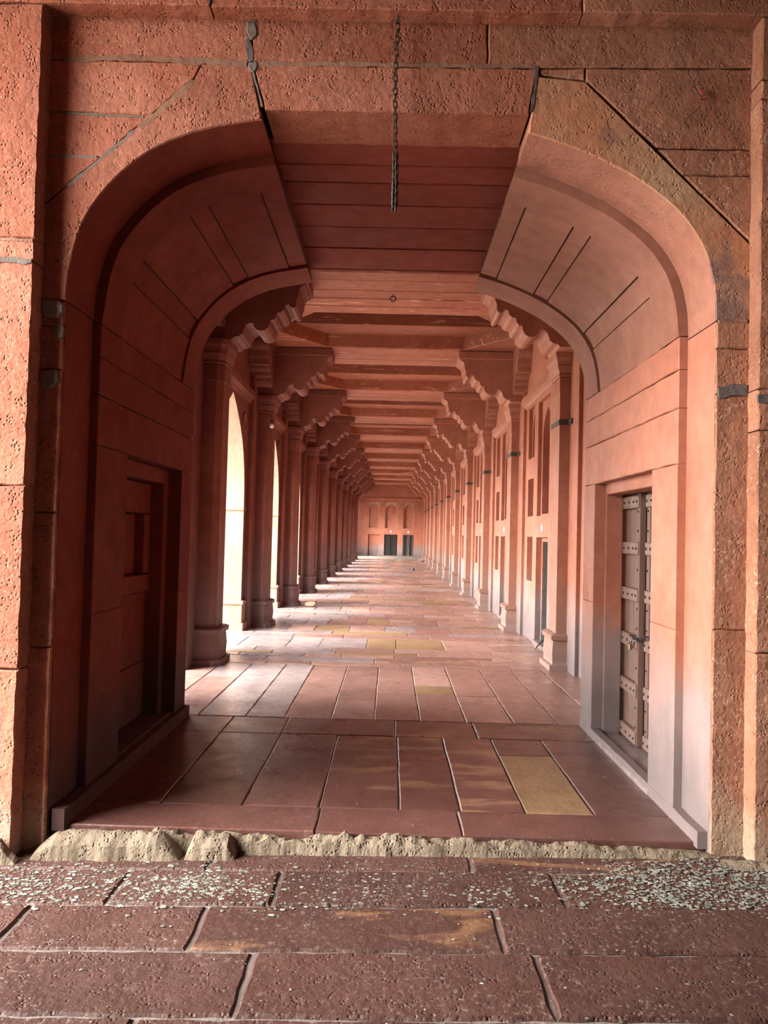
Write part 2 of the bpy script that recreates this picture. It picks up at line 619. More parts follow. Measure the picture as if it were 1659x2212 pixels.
low = MB().box(-4.7, 3.4, -6.2, 4.10, -0.45, LOWZ - 0.012).build('floor', 'mortar_floor')
tag(low, 'lower paved floor in front of the gateway step', 'floor', kind='structure')


TILT = 0.0206
low.rotation_euler.y = -math.atan(TILT)


def lowz(x):
    return LOWZ + TILT * x


def lrow(xs, y0, y1, mats, skew=0.0):
    for i in range(len(xs) - 1):
        slab((xs[i], xs[i] + skew), (xs[i + 1], xs[i + 1] + skew), y0, y1, mats[i % len(mats)], z=LOWZ, parent=low, bev=0.012, gap=0.006, jit=0.006, seg=0.07, lift=rnd.uniform(-.004, .004))


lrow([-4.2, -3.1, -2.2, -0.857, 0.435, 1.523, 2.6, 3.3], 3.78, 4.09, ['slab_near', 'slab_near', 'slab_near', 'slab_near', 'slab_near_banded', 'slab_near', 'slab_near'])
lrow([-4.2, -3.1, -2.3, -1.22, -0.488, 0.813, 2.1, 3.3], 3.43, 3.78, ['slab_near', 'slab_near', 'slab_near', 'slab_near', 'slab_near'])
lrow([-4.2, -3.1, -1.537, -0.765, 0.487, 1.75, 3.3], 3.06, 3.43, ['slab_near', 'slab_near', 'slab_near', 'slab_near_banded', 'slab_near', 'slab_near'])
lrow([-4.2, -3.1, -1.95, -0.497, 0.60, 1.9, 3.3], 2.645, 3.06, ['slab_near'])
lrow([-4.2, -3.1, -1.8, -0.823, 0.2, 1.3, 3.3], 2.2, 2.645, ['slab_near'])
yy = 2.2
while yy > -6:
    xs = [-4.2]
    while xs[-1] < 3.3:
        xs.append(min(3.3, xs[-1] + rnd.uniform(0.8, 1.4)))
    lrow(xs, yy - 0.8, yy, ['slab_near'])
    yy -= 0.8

# ------------------------------------------------------------------ ragged mortar edge of the step
rs = random.Random(5)
step = MB()


def rubble(x0, x1, y0, y1, z0, z1, nx, ny, amp, rnd=rs):
    """lumpy mound with a ragged outline between the given bounds"""
    mb = MB()
    vs_, fs = [], []
    for j in range(ny + 1):
        for i in range(nx + 1):
            u, v = i / nx, j / ny
            e = min(1, 6 * u, 6 * (1 - u)) ** .6
            p = math.sin(math.pi * min(1, v * .9 + .1)) ** .6 if j else 0
            xx = x0 + (x1 - x0) * u
            nz = noise.noise(Vector((xx * 6, v * 1.5, z1 * 40 + x0))) * 1.2 + noise.noise(Vector((xx * 23, v * 4, x0 * 7))) * 0.8
            ny_ = noise.noise(Vector((xx * 9, 3.3 + v, x0))) * 0.016 + noise.noise(Vector((xx * 30, v * 3, 9.1))) * 0.005
            zl_ = z0 + TILT * xx
            zz = zl_ + (z1 - zl_) * p * e * (1 + amp * nz)
            vs_.append((xx, y0 + (y1 - y0) * v + ny_ * (1 - v), zz if j else zl_))
    for j in range(ny):
        for i in range(nx):
            a = j * (nx + 1) + i
            fs.append((a, a + 1, a + nx + 2, a + nx + 1))
    mb.add(vs_, fs)
    return mb


trim2 = rubble(-1.85, 1.75, 3.955, 4.06, LOWZ - 0.01, -0.014, 220, 8, 0.35).build('trim_2', 'mortar', smooth=False)
tag(trim2, 'ragged lime mortar bed under the edge of the threshold slabs', 'mortar edge', kind='structure')
rubble(-1.78, -1.01, 3.86, 4.06, LOWZ - 0.02, 0.004, 90, 14, 0.09).build('mortar_lump', 'mortar', trim2)
rubble(-1.00, -0.74, 3.88, 4.06, LOWZ - 0.02, 0.0, 36, 14, 0.16).build('mortar_lump', 'mortar', trim2)
rubble(-2.4, -1.80, 3.80, 3.90, LOWZ - 0.02, -0.03, 50, 8, 0.4).build('mortar_lump', 'mortar', trim2)
rubble(1.62, 2.6, 3.80, 3.99, LOWZ - 0.02, -0.035, 70, 8, 0.5).build('mortar_lump', 'mortar', trim2)

# ------------------------------------------------------------------ gateway wall (front)
gate = thing('wall_front', 'thick red sandstone gateway wall with a wide flat-topped arch', 'wall')
tag(gate, kind='structure')
LC = smooth_curve([(-1.742, 2.60), (-1.738, 2.76), (-1.722, 2.90), (-1.694, 3.05), (-1.645, 3.19), (-1.556, 3.325), (-1.43, 3.46), (-1.271, 3.572), (-1.041, 3.663), (-0.729, 3.717)], 1)
RC = smooth_curve([(1.668, 2.60), (1.665, 2.75), (1.655, 2.87), (1.622, 3.02), (1.567, 3.14), (1.475, 3.265), (1.36, 3.365), (1.22, 3.46), (1.05, 3.545), (0.86, 3.62), (0.668, 3.675)], 1)
# core behind the dressed stones
core_hole = [(-2.02, 2.06), (-2.02, 3.0), (-1.75, 3.6), (-0.9, 4.04), (0.9, 4.04), (1.7, 3.6), (1.95, 3.0), (1.95, 2.06)]
mb = MB()
plate(mb, ([(-3.6, 2.06), (-2.02, 2.06)] + core_hole[1:-1] + [(1.95, 2.06), (3.6, 2.06), (3.6, 6.0), (-3.6, 6.0)]), [], 'xz', YF + 0.06, YR - 0.01)
mb.box(-3.6, -2.25, YF + 0.06, YR - 0.01, -0.1, 2.07)
mb.box(-2.26, -1.80, YF + 0.06, 4.86, -0.1, 2.07)
mb.box(-2.26, -1.80, 6.17, YR - 0.01, -0.1, 2.07)
mb.box(2.22, 3.6, YF + 0.06, YR - 0.01, -0.1, 2.07)
mb.box(1.74, 2.23, YF + 0.06, 4.76, -0.1, 2.07)
mb.box(1.74, 2.23, 6.25, YR - 0.01, -0.1, 2.07)
mb.build('wall_core', 'mortar_dark', gate)

gr = random.Random(3)
FB = dict(gap=0.004, bev=0.007, seg=0.06, jit=0.0035, rnd=gr)
D1 = YF + 0.375


def fblock(poly, mat, df=YF, db=D1, name='stone_block', **kw):
    k = dict(FB)
    k.update(kw)
    return stone_block(name, mat, gate, poly, 'xz', df + gr.uniform(-.004, .004), db, **k)


# top course and the flat lintel over the crown
fblock([(FL - .02, 4.025), (-0.80, 4.02), (-0.80, 4.30), (FL - .02, 4.30)], 'red_rough')
fblock([(-0.80, 4.02), (0.45, 4.022), (0.45, 4.30), (-0.80, 4.30)], 'red_rough')
fblock([(0.45, 4.022), (FR + .02, 4.05), (FR + .02, 4.30), (0.45, 4.30)], 'brown_rough', gap=0.0015)
fblock([(-0.722, 3.772), (0.676, 3.770), (0.712, 4.025), (-0.795, 4.02)], 'red_rough', name='lintel_stone', db=4.335)
LINTEL = gate.children[-1]
def two_tone(o, mat):
    o.data.materials.append(MAT[mat])
    for p in o.data.polygons:
        if p.normal.y > -0.35:
            p.material_index = 1


# left voussoir: between the diagonal joint and the arch curve
lc_up = [p for p in LC if p[1] >= 2.72]
diagL = [(-0.800, 4.018), (-1.06, 4.018), (-1.10, 3.935), (FL - .02, 3.235), (FL - .02, 2.735), (lc_up[0][0], 2.735)]
two_tone(LINTEL, 'red_dark')
vl = fblock(diagL + lc_up[1:], 'red_rough', seg=0.2, jit=0.0, name='voussoir', gap=0.003)
fblock([(-1.10, 3.94), (-1.06, 4.022), (FL - .02, 4.025), (FL - .02, 3.74), (-1.32, 3.735)], 'red_rough', gap=0.0015)
fblock([(-1.32, 3.735), (FL - .02, 3.74), (FL - .02, 3.505), (-1.575, 3.500)], 'red_rough', gap=0.0015)
fblock([(-1.575, 3.500), (FL - .02, 3.505), (FL - .02, 3.24)], 'red_rough', gap=0.0015)
# right voussoir and spandrel stones
rc_up = [p for p in RC if p[1] >= 2.72]
diagR = [(0.712, 4.025), (0.73, 3.985), (0.966, 3.965), (FR + .02, 3.105), (FR + .02, 2.70), (rc_up[0][0], 2.70)]
two_tone(vl, 'red_dark')
vr = fblock(diagR + rc_up[1:], 'yellow_weathered', seg=0.2, jit=0.0, name='voussoir', gap=0.004)
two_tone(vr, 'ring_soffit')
fblock([(0.718, 4.028), (0.73, 3.987), (0.966, 3.967), (0.966, 4.036)], 'brown_rough')
fblock([(0.966, 3.967), (0.966, 4.036), (FR + .02, 4.05), (FR + .02, 3.612), (1.345, 3.612)], 'brown_rough')
fblock([(1.345, 3.612), (FR + .02, 3.612), (FR + .02, 3.472), (1.485, 3.468)], 'brown_rough')
fblock([(1.485, 3.468), (FR + .02, 3.472), (FR + .02, 3.11)], 'brown_rough')
# jamb stones below the springing
zl = [0.0, 0.92, 1.62, 2.37, 2.60, 2.735]
for i in range(5):
    fblock(rect(FL - .02, XL, zl[i] - (0.17 if i == 0 else 0), zl[i + 1]), 'red_rough', gap=0.002)
zr = [0.0, 1.10, 2.32, 2.56, 2.70]
for i in range(4):
    fblock(rect(XR, FR + .02, zr[i] - (0.09 if i == 0 else 0), zr[i + 1]), 'brown_rough', gap=0.002)
# frame: lintel blocks and pilasters proud of the panel
for x0, x1, m in ((-4.7, -1.0, 'red_rough'), (-1.0, 0.92, 'red_rough'), (0.92, 3.6, 'brown_rough')):
    fblock(rect(x0, x1, FT, 4.62), m, df=YP, db=YF + 0.1, name='frame_lintel')
    fblock(rect(x0, x1, 4.62, 5.3), m, df=YP, db=YF + 0.1, name='frame_lintel')
zp = [-0.17, 0.82, 1.75, 2.90, 3.02, FT]
for i in range(5):
    fblock(rect(-2.75, FL, zp[i], zp[i + 1]), 'red_rough', df=YP, db=YF + 0.1, name='pilaster_stone', gap=0.003)
zp = [-0.09, 1.0, 2.12, 2.33, 3.82, 3.92, FT]
for i in range(6):
    fblock(rect(FR, 2.75, zp[i], zp[i + 1]), 'brown_rough', df=YP, db=YF + 0.1, name='pilaster_stone', gap=0.003)
fblock(rect(-4.7, -2.76, -0.17, FT), 'red_rough', df=YP + 0.05, db=YF + 0.1, name='pilaster_stone')
fblock(rect(2.76, 3.6, -0.09, FT), 'brown_rough', df=YP + 0.05, db=YF + 0.1, name='pilaster_stone')


# passage lining ------------------------------------------------------
IN = 0.052
for sgn, C_, mat, mjamb in ((-1, LC, 'red_dark', 'red_shaded_grimy'), (1, RC, 'soffit_brown', 'red_worn')):  # left lining coloured darker for its shade
    P1 = offset_open(C_, -IN if sgn < 0 else IN)     # inner profile
    xj = (XL + IN) if sgn < 0 else (XR - IN)
    spring = 2.72
    P1 = [(xj, spring)] + [p for p in P1 if p[1] > spring + 0.02]
    out = 0.30 * (1 if sgn < 0 else -1)

    def arc_piece(f0, f1, y0, y1, rec, name, m):
        cv = sub_curve(P1, f0, f1)
        inner = offset_open(cv, rec * (1 if sgn < 0 else -1)) if rec else cv
        outer = offset_open(cv, out)
        poly = inner + outer[::-1]
        mb = MB()
        n = len(poly)
        # chamfered only by a small joint gap in y
        plate(mb, poly, [], 'xz', y0 + 0.003, y1 - 0.003)
        return mb.build(name, m, gate)

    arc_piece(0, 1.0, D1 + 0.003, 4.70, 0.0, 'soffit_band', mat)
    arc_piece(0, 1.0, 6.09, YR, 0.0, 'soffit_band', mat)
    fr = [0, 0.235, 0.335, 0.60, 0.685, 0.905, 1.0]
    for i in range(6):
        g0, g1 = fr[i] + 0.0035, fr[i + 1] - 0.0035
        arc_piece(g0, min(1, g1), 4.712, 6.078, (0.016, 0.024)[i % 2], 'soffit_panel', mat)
    # backing behind the joints
    cvb = offset_open(P1, 0.034 * (1 if sgn < 0 else -1))
    plate(MB(), cvb + offset_open(P1, out * 0.98)[::-1], [], 'xz', D1 + 0.03, YR - 0.02).build('soffit_backing', 'joint_brown', gate)
    # jamb courses
    y_n0, y_n1 = (4.88, 6.15) if sgn < 0 else (4.79, 6.13)
    xb = xj - 0.40 * (1 if sgn < 0 else -1) * 1.0
    xb = xj - 0.42 if sgn < 0 else xj + 0.42
    J = dict(gap=0.0025, bev=0.006, seg=0.1, jit=0.003, rnd=gr)
    for z0, z1 in ((2.02, 2.31), (2.31, 2.53), (2.53, 2.72)):
        if z0 == 2.02:
            z0 = 2.02 if sgn < 0 else 1.99
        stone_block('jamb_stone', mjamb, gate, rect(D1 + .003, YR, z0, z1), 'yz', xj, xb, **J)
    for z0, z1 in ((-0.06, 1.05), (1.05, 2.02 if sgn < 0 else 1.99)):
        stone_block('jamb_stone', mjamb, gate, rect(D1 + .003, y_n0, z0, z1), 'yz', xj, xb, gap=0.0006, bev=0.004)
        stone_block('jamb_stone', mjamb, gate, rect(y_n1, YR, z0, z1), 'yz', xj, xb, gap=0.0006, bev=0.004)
    # front ring jamb lining (inside of the facing stones)
    xf = XL if sgn < 0 else XR
    zz = [-0.06, 2.735 if sgn < 0 else 2.70]
    stone_block('jamb_lining', mjamb, gate, rect(YF + 0.012, D1 + 0.006, zz[0], zz[1]), 'yz', xf + 0.002 * -sgn, xf + 0.06 * sgn, gap=0.001, bev=0.004)
    # skirting kerb
    k0, k1 = (xj - 0.03, xj + 0.045) if sgn < 0 else (xj - 0.012, xj + 0.06)
    hz = 0.085 if sgn < 0 else 0.062
    kb = [(YF + 0.02, 0), (YR, 0), (YR, hz), (YF + 0.02, hz)]
    stone_block('kerb', mjamb, gate, [(a, b - 0.03 if b == 0 else b) for a, b in kb], 'yz', k1 if sgn < 0 else k0, k0 if sgn < 0 else k1, gap=0.001, bev=0.01, seg=0.12, jit=0.004, rnd=gr)

# crown planks
yb = [4.337, 4.63, 4.865, 5.195, 5.575, 5.99, 6.46]
for i in range(6):
    zc = 3.795 + gr.uniform(-.004, .004)
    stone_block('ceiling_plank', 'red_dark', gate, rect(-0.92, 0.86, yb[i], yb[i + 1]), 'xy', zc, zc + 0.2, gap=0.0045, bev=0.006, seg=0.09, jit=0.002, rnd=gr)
MB().box(-0.92, 0.86, YF + 0.1, YR - 0.01, 3.99, 4.06).build('plank_backing', 'mortar_dark', gate)

# grey cement patches and mortar smears on the face
MBL = []


def patch(pts, y, mat='cement', t=0.008, name='mortar_patch', n=2):
    poly = smooth_curve(pts + [pts[0]], n)[:-1]
    poly = [(a + gr.uniform(-.004, .004), b + gr.uniform(-.004, .004)) for a, b in poly]
    if area(poly) == 0:
        return
    block(MB(), poly, 'xz', y - t, y + 0.01, gap=0, bev=t * 0.6).build(name, mat, gate)


def strip(pts, w, y, mat='smear', t=0.004, var=0.5):
    """irregular smear of mortar along a joint"""
    up, dn = [], []
    P = []
    for a, b in zip(pts[:-1], pts[1:]):
        m = max(2, int((Vector(b) - Vector(a)).length / 0.035))
        P += [tuple(Vector(a).lerp(Vector(b), k / m)) for k in range(m)]
    P.append(pts[-1])
    off = [w * (1 + gr.uniform(-var, var)) / 2 for _ in P]
    A = [(p[0], p[1]) for p in P]
    for i, p in enumerate(A):
        a, b = Vector(A[max(0, i - 1)]), Vector(A[min(len(A) - 1, i + 1)])
        tt = (b - a).normalized()
        nn = Vector((-tt.y, tt.x))
        up.append((p[0] + nn.x * off[i], p[1] + nn.y * off[i]))
        o2 = w * (1 + gr.uniform(-var, var)) / 2
        dn.append((p[0] - nn.x * o2, p[1] - nn.y * o2))
    block(MB(), up + dn[::-1], 'xz', y - t, y + 0.01, gap=0, bev=t * .5).build('mortar_smear', mat, gate)


strip([(-1.80, 4.03), (-1.3, 4.035), (-0.82, 4.02)], 0.035, YF)
strip([(-0.79, 4.02), (-0.2, 4.025), (0.3, 4.03), (0.7, 4.035)], 0.026, YF)
strip([(-0.79, 4.27), (-0.82, 4.15), (-0.80, 4.03)], 0.03, YF, mat='mortar_dark', t=0.004)
patch([(-0.83, 4.24), (-0.78, 4.24), (-0.77, 4.16), (-0.82, 4.14)], YF, 'cement')
patch([(-0.81, 4.03), (-0.76, 4.03), (-0.77, 3.97), (-0.82, 3.98)], YF, 'cement')
strip([(-0.797, 4.0), (-0.735, 3.79)], 0.012, YF, mat='cement', t=0.003)
strip([(-1.10, 3.92), (-1.38, 3.66)], 0.034, YF)
strip([(-1.40, 3.65), (-1.75, 3.34)], 0.02, YF, mat='cement')
strip([(-1.60, 3.50), (-1.84, 3.505)], 0.014, YF, mat='cement', t=0.003)
strip([(-1.36, 3.72), (-1.80, 3.735)], 0.012, YF, mat='cement', t=0.003)
patch([(-1.86, 2.745), (-1.745, 2.735), (-1.74, 2.655), (-1.80, 2.64), (-1.87, 2.66)], YF, 'cement', t=0.014)
patch([(-1.80, 2.62), (-1.742, 2.62), (-1.742, 2.53), (-1.80, 2.535)], YF, 'mortar', t=0.006)
patch([(-1.85, 2.36), (-1.77, 2.38), (-1.755, 2.31), (-1.79, 2.27), (-1.86, 2.28)], YF, 'cement', t=0.012)
strip([(-2.3, 2.90), (-2.05, 2.905), (-1.87, 2.90)], 0.03, YP, mat='cement', t=0.006)
strip([(-2.3, 3.02), (-1.87, 3.01)], 0.016, YP, t=0.003)
strip([(1.68, 2.33), (1.75, 2.335), (1.835, 2.345)], 0.055, YF, mat='mortar_dark', t=0.006)
strip([(1.835, 2.28), (1.95, 2.29), (2.15, 2.30)], 0.05, YP, mat='mortar_dark', t=0.005)
strip([(1.68, 2.70), (1.83, 2.705)], 0.02, YF, t=0.004)
strip([(0.712, 4.03), (0.70, 3.90), (0.682, 3.79)], 0.016, YF, mat='mortar_dark', t=0.003)
strip([(-1.0, 4.62), (-0.995, 4.40), (-1.01, 4.26)], 0.02, YP, mat='mortar_dark', t=0.003)

# blocked doorway in the left jamb ---------------------------------------
xj = XL + IN
nl = MB()
nl.box(-2.06, -1.99, 4.84, 6.20, 0.0, 2.04)
nl.build('niche_back', 'red_shaded_grimy', gate)
NB = dict(gap=0.002, bev=0.006)
# stepped architrave around the opening
for (a0, a1, b0, b1) in ((4.88, 5.06, 0.08, 2.02), (6.03, 6.15, 0.08, 2.02)):
    stone_block('niche_jamb', 'red_shaded_grimy', gate, rect(a0, a1, b0, b1), 'yz', xj - 0.10, xj - 0.36, **NB)
stone_block('niche_lintel', 'red_shaded_grimy', gate, rect(5.06, 6.03, 1.90, 2.02), 'yz', xj - 0.10, xj - 0.36, **NB)
stone_block('niche_sill', 'red_shaded_grimy', gate, rect(4.88, 6.15, -0.02, 0.10), 'yz', xj - 0.02, xj - 0.36, **NB)
for (a0, a1, b0, b1, d) in ((5.06, 6.03, 1.66, 1.90, .20), (5.06, 5.88, 1.20, 1.66, .27), (5.88, 6.03, 1.20, 1.66, .20),
                            (5.06, 6.03, 1.06, 1.20, .19), (5.06, 6.03, 0.52, 1.06, .22), (5.06, 6.03, 0.10, 0.52, .215)):
    stone_block('infill_stone', 'red_shaded_grimy' if b0 > .4 else 'red_shaded_grimy', gate, rect(a0, a1, b0, b1), 'yz', xj - d, xj - 0.38, gap=0.003, bev=0.006, seg=0.1, jit=0.004, rnd=gr)

# doorway in the right jamb ------------------------------------------------
xj = XR - IN
stone_block('door_jamb', 'red_worn', gate, rect(6.10, 6.24, 0.0, 1.99), 'yz', xj + 0.085, xj + 0.215, gap=0.001, bev=0.006)
stone_block('door_jamb', 'red_worn', gate, rect(4.72, 4.90, 0.0, 1.99), 'yz', xj + 0.085, xj + 0.5, gap=0.001, bev=0.006)
stone_block('door_lintel', 'red_worn', gate, rect(4.90, 6.10, 1.905, 2.02), 'yz', xj + 0.085, xj + 0.5, gap=0.001, bev=0.006)
stone_block('door_sill', 'slab_grey', gate, rect(1.60, 2.2, 4.74, 6.2), 'xy', 0.028, -0.05, gap=0.0, bev=0.004)
MB().box(2.13, 2.16, 4.7, 6.25, 0, 2.05).build('niche_back', 'mortar_dark', gate)

door1 = thing('door_1', 'brown wooden double door with nailed rails, chained shut, in the gateway jamb', 'door', (xj + 0.235, 6.20, 0.03))
tag(door1, kind='structure')
H = 1.87
wd = 0.50


def make_leaf(w, name='door_leaf'):
    """local: hinge at y=0, leaf runs towards -y, face at x=0 looking to -x"""
    e = bpy.data.objects.new(name, None)
    COL.objects.link(e)
    for i in range(4):
        MB().box(0.028, 0.05, -w + w * i / 4 + 0.002, -w + w * (i + 1) / 4 - 0.002, 0.0, H, bev=0.003).build('plank', 'door_wood_light', e)
    for y0, y1 in ((-0.055, 0.0), (-w, -w + 0.06)):
        MB().box(0.0, 0.045, y0, y1, 0.0, H, bev=0.005).build('stile', 'door_wood', e)
    nr = 6
    for i in range(nr):
        zc = 0.06 + (H - 0.12) * i / (nr - 1)
        MB().box(-0.014, 0.04, -w + 0.004, -0.004, zc - 0.047, zc + 0.047, bev=0.006).build('rail', 'door_wood_light', e)
        for q in (0.08, 0.30, 0.55, 0.78, 0.94):
            MB().lathe([(0.0, -0.001), (0.010, -0.001), (0.008, 0.006), (0.0, 0.010)], (0, 0, 0), 8)
            b = MB()
            r = [(0.011, 0.0), (0.009, 0.006), (0.003, 0.010)]
            b.loft([[(-0.014 - h, -w * q + rr * math.cos(a), zc + rr * math.sin(a)) for a in [math.pi / 4 * k for k in range(8)]] for rr, h in r])
            b.build('stud', 'iron', e)
    for i in range(12):
        zc = 0.14 + i * 0.145
        b = MB()
        b.loft([[(-0.0 - h, -w + 0.03 + rr * math.cos(a), zc + rr * math.sin(a)) for a in [math.pi / 4 * k for k in range(8)]] for rr, h in [(0.009, 0.0), (0.007, 0.006), (0.002, 0.009)]])
        b.build('stud', 'iron', e)
    return e


leafA = make_leaf(wd)
leafA.parent = door1
leafA.location = (0, 0, 0)
leafA.rotation_euler.z = math.radians(-1.5)
leafB = make_leaf(0.56)
leafB.parent = door1
leafB.location = (0.03, -1.12, 0)
leafB.scale = (1, -1, 1)
leafB.rotation_euler.z = math.radians(1)


def link_mesh(L, W, r):
    pts = []
    for k in range(12):
        a = 2 * math.pi * k / 12
        pts.append((W / 2 * math.sin(a), 0, (L / 2 - W / 2) * (1 if math.cos(a) > 0 else -1) + W / 2 * math.cos(a)))
    return MB().tube(pts, r, 6, closed=True).mesh('link', 'iron', True)


# door chain and padlock
ch = thing('door_chain', 'short iron chain looped through both leaves of the brown door', 'chain', (xj + 0.205, 5.70, 0.84))
lm = link_mesh(0.045, 0.026, 0.0042)
ca, cb = Vector((0.0, 0.06, 0.0)), Vector((0.035, -0.16, 0.02))
for k in range(9):
    t = k / 8
    p = ca.lerp(cb, t) + Vector((-0.012, 0, -0.028 * math.sin(math.pi * t)))
    o = link('link', lm, None, ch, p)
    o.rotation_euler = (math.radians(90), math.radians(90 * (k % 2)), 0)
pl = thing('padlock', 'small brass padlock hanging from the door chain', 'padlock', (xj + 0.185, 5.765, 0.76))
MB().box(-0.011, 0.011, -0.021, 0.021, -0.025, 0.022, bev=0.004).build('body', 'brass', pl)
MB().tube([(0, -0.013, 0.018), (0, -0.013, 0.045), (0, -0.008, 0.057), (0, 0.0, 0.062), (0, 0.008, 0.057), (0, 0.013, 0.045), (0, 0.013, 0.018)], 0.004, 6).build('shackle', 'steel', pl, smooth=True)

# ------------------------------------------------------------------ the gallery: right wall
wr = MB().box(WR + 0.62, WR + 0.75, -5.0, YEND + 0.5, -0.3, 5.4).build('wall_right', 'mortar_dark')
tag(wr, 'long red sandstone wall of niches and doorways along the gallery', 'wall', kind='structure')


def pointed(y0, y1, zb, zt, spring, n=7):
    """two-centred arch outline from (y0,zb) over the apex to (y1,zb)"""
    m = (y0 + y1) / 2
    hw = (y1 - y0) / 2
    L = []
    for i in range(n + 1):
        a = i / n
        yy_ = hw * (1 - a ** 1.55 * 0.42 - a ** 3 * 0.58)
        zz_ = spring + (zt - spring) * (a ** 0.82)
        L.append((yy_, zz_))
    left = [(m - p[0], p[1]) for p in L]
    right = [(m + p[0], p[1]) for p in L[::-1]]
    return [(y0, zb)] + left + right[1:] + [(y1, zb)]


BAY = {}


def bay_meshes():
    L = PITCH_Y
    door = rect(1.20, 2.04, 0.0, 1.56)
    holes = [rect(1.20, 2.04, 1.87, 3.56)]
    for a, b in ((2.34, 2.80), (0.52, 0.98)):
        holes += [rect(a, b, 0.89, 1.565), rect(a, b, 1.88, 2.46), rect(a - 0.02, b + 0.02, 2.78, 3.58)]
    outer = [(0, -0.05), (1.20, -0.05), (1.20, 1.56), (2.04, 1.56), (2.04, -0.05), (L, -0.05), (L, 4.6), (0, 4.6)]
    BAY['panel'] = plate(MB(), outer, holes, 'yz', 0.0, 0.17).mesh('wall_panel', 'red_worn')
    back = [(0, -0.05), (1.27, -0.05), (1.27, 1.49), (1.97, 1.49), (1.97, -0.05), (L, -0.05), (L, 4.6), (0, 4.6)]
    BAY['back'] = plate(MB(), back, [], 'yz', 0.165, 0.20).mesh('niche_back', 'red_dark')
    sp = plate(MB(), rect(1.205, 2.035, 1.875, 3.555), [pointed(1.30, 1.94, 1.90, 3.44, 2.95)], 'yz', 0.055, 0.15)
    BAY['tall'] = sp.mesh('niche_arch', 'red_worn')
    for nm, a, b in (('n1', 2.32, 2.82), ('n0', 0.50, 1.00)):
        BAY[nm] = plate(MB(), rect(a + .005, b - .005, 2.785, 3.575), [pointed(a + 0.07, b - 0.07, 2.81, 3.50, 3.20)], 'yz', 0.055, 0.15).mesh('niche_arch', 'red_worn')
    mb = MB()
    prof = [(0.0, 3.60), (-0.03, 3.62), (-0.05, 3.66), (-0.09, 3.69), (-0.09, 3.77), (0.0, 3.80)]
    mb.loft([[(p[0], yv, p[1]) for p in prof] for yv in (0.55, L - 0.62)])
    BAY['cornice'] = mb.mesh('cornice', 'column_right')
    BAY['bp'] = MB().box(-0.05, 0.02, -0.62, 0.55, -0.03, 4.0, bev=0.006).mesh('back_pilaster', 'red_worn')
    BAY['sill'] = MB().box(-0.03, 0.22, 1.16, 2.08, -0.03, 0.055, bev=0.008).mesh('door_sill', 'red_worn')
    BAY['plaque'] = MB().loft([[(-h, 1.62 + r * 0.055 * math.cos(a), 1.69 + r * 0.055 * math.sin(a)) for a in [math.pi / 8 * k for k in range(16)]] for r, h in ((1, -0.003), (1, 0.006), (0.85, 0.010))]).mesh('number_plate', 'white_enamel')


bay_meshes()
for k in range(NCOL):
    loc = (WR, CR[k], 0)
    last = k == NCOL - 1
    for key, nm in (('panel', 'wall_panel'), ('back', 'niche_back'), ('tall', 'niche_arch'), ('n1', 'niche_arch'), ('n0', 'niche_arch'), ('cornice', 'cornice'), ('bp', 'back_pilaster'), ('sill', 'door_sill')):
        o = link(nm, BAY[key], None, wr, loc)
    if k < 8:
        o = link('number_plate', BAY['plaque'], None, None, loc)
        tag(o, 'round white number plate above the %s doorway of the right wall beyond the gateway' % ordinal(k), 'number plate', 'number plates above the wall doorways')
# wall between the gateway and the first pilaster
MB().box(WR, WR + 0.3, YR - 0.05, CR[0] + 0.001, -0.05, 4.6).build('wall_panel', 'red_worn', wr)

# dark double doors set back in the doorways of the right wall
for k in range(7):
    d = thing('door_%d' % (k + 4), 'dark plank door set back in the %s doorway of the right wall' % ordinal(k), 'door', (WR + 0.10, CR[k] + 1.62, 0.055))
    tag(d, kind='structure')
    for s in (0, 1):
        MB().box(0, 0.04, -0.355 + 0.355 * s + 0.004, 0.355 * s - 0.004, 0, 1.44, bev=0.004).build('door_leaf', 'door_dark', d)  # near-black leaves; in the first doorway they stand for an open dark interior
    for i in range(5):
        MB().box(-0.012, 0.01, -0.35, 0.35, 0.04 + i * 0.32, 0.10 + i * 0.32, bev=0.004).build('rail', 'door_dark', d)
    for a, b, c, e in ((-0.416, -0.355, 0.0, 1.50), (0.355, 0.416, 0.0, 1.50), (-0.355, 0.355, 1.44, 1.50)):
        MB().box(-0.02, 0.06, a, b, c, e, bev=0.004).build('door_frame', 'red_worn', d)

# ------------------------------------------------------------------ left arcade wall
wl = thing('wall_left', 'open arcade wall of tall pointed arches along the gallery', 'wall')
tag(wl, kind='structure')
AW, ATK = 1.03, 0.34


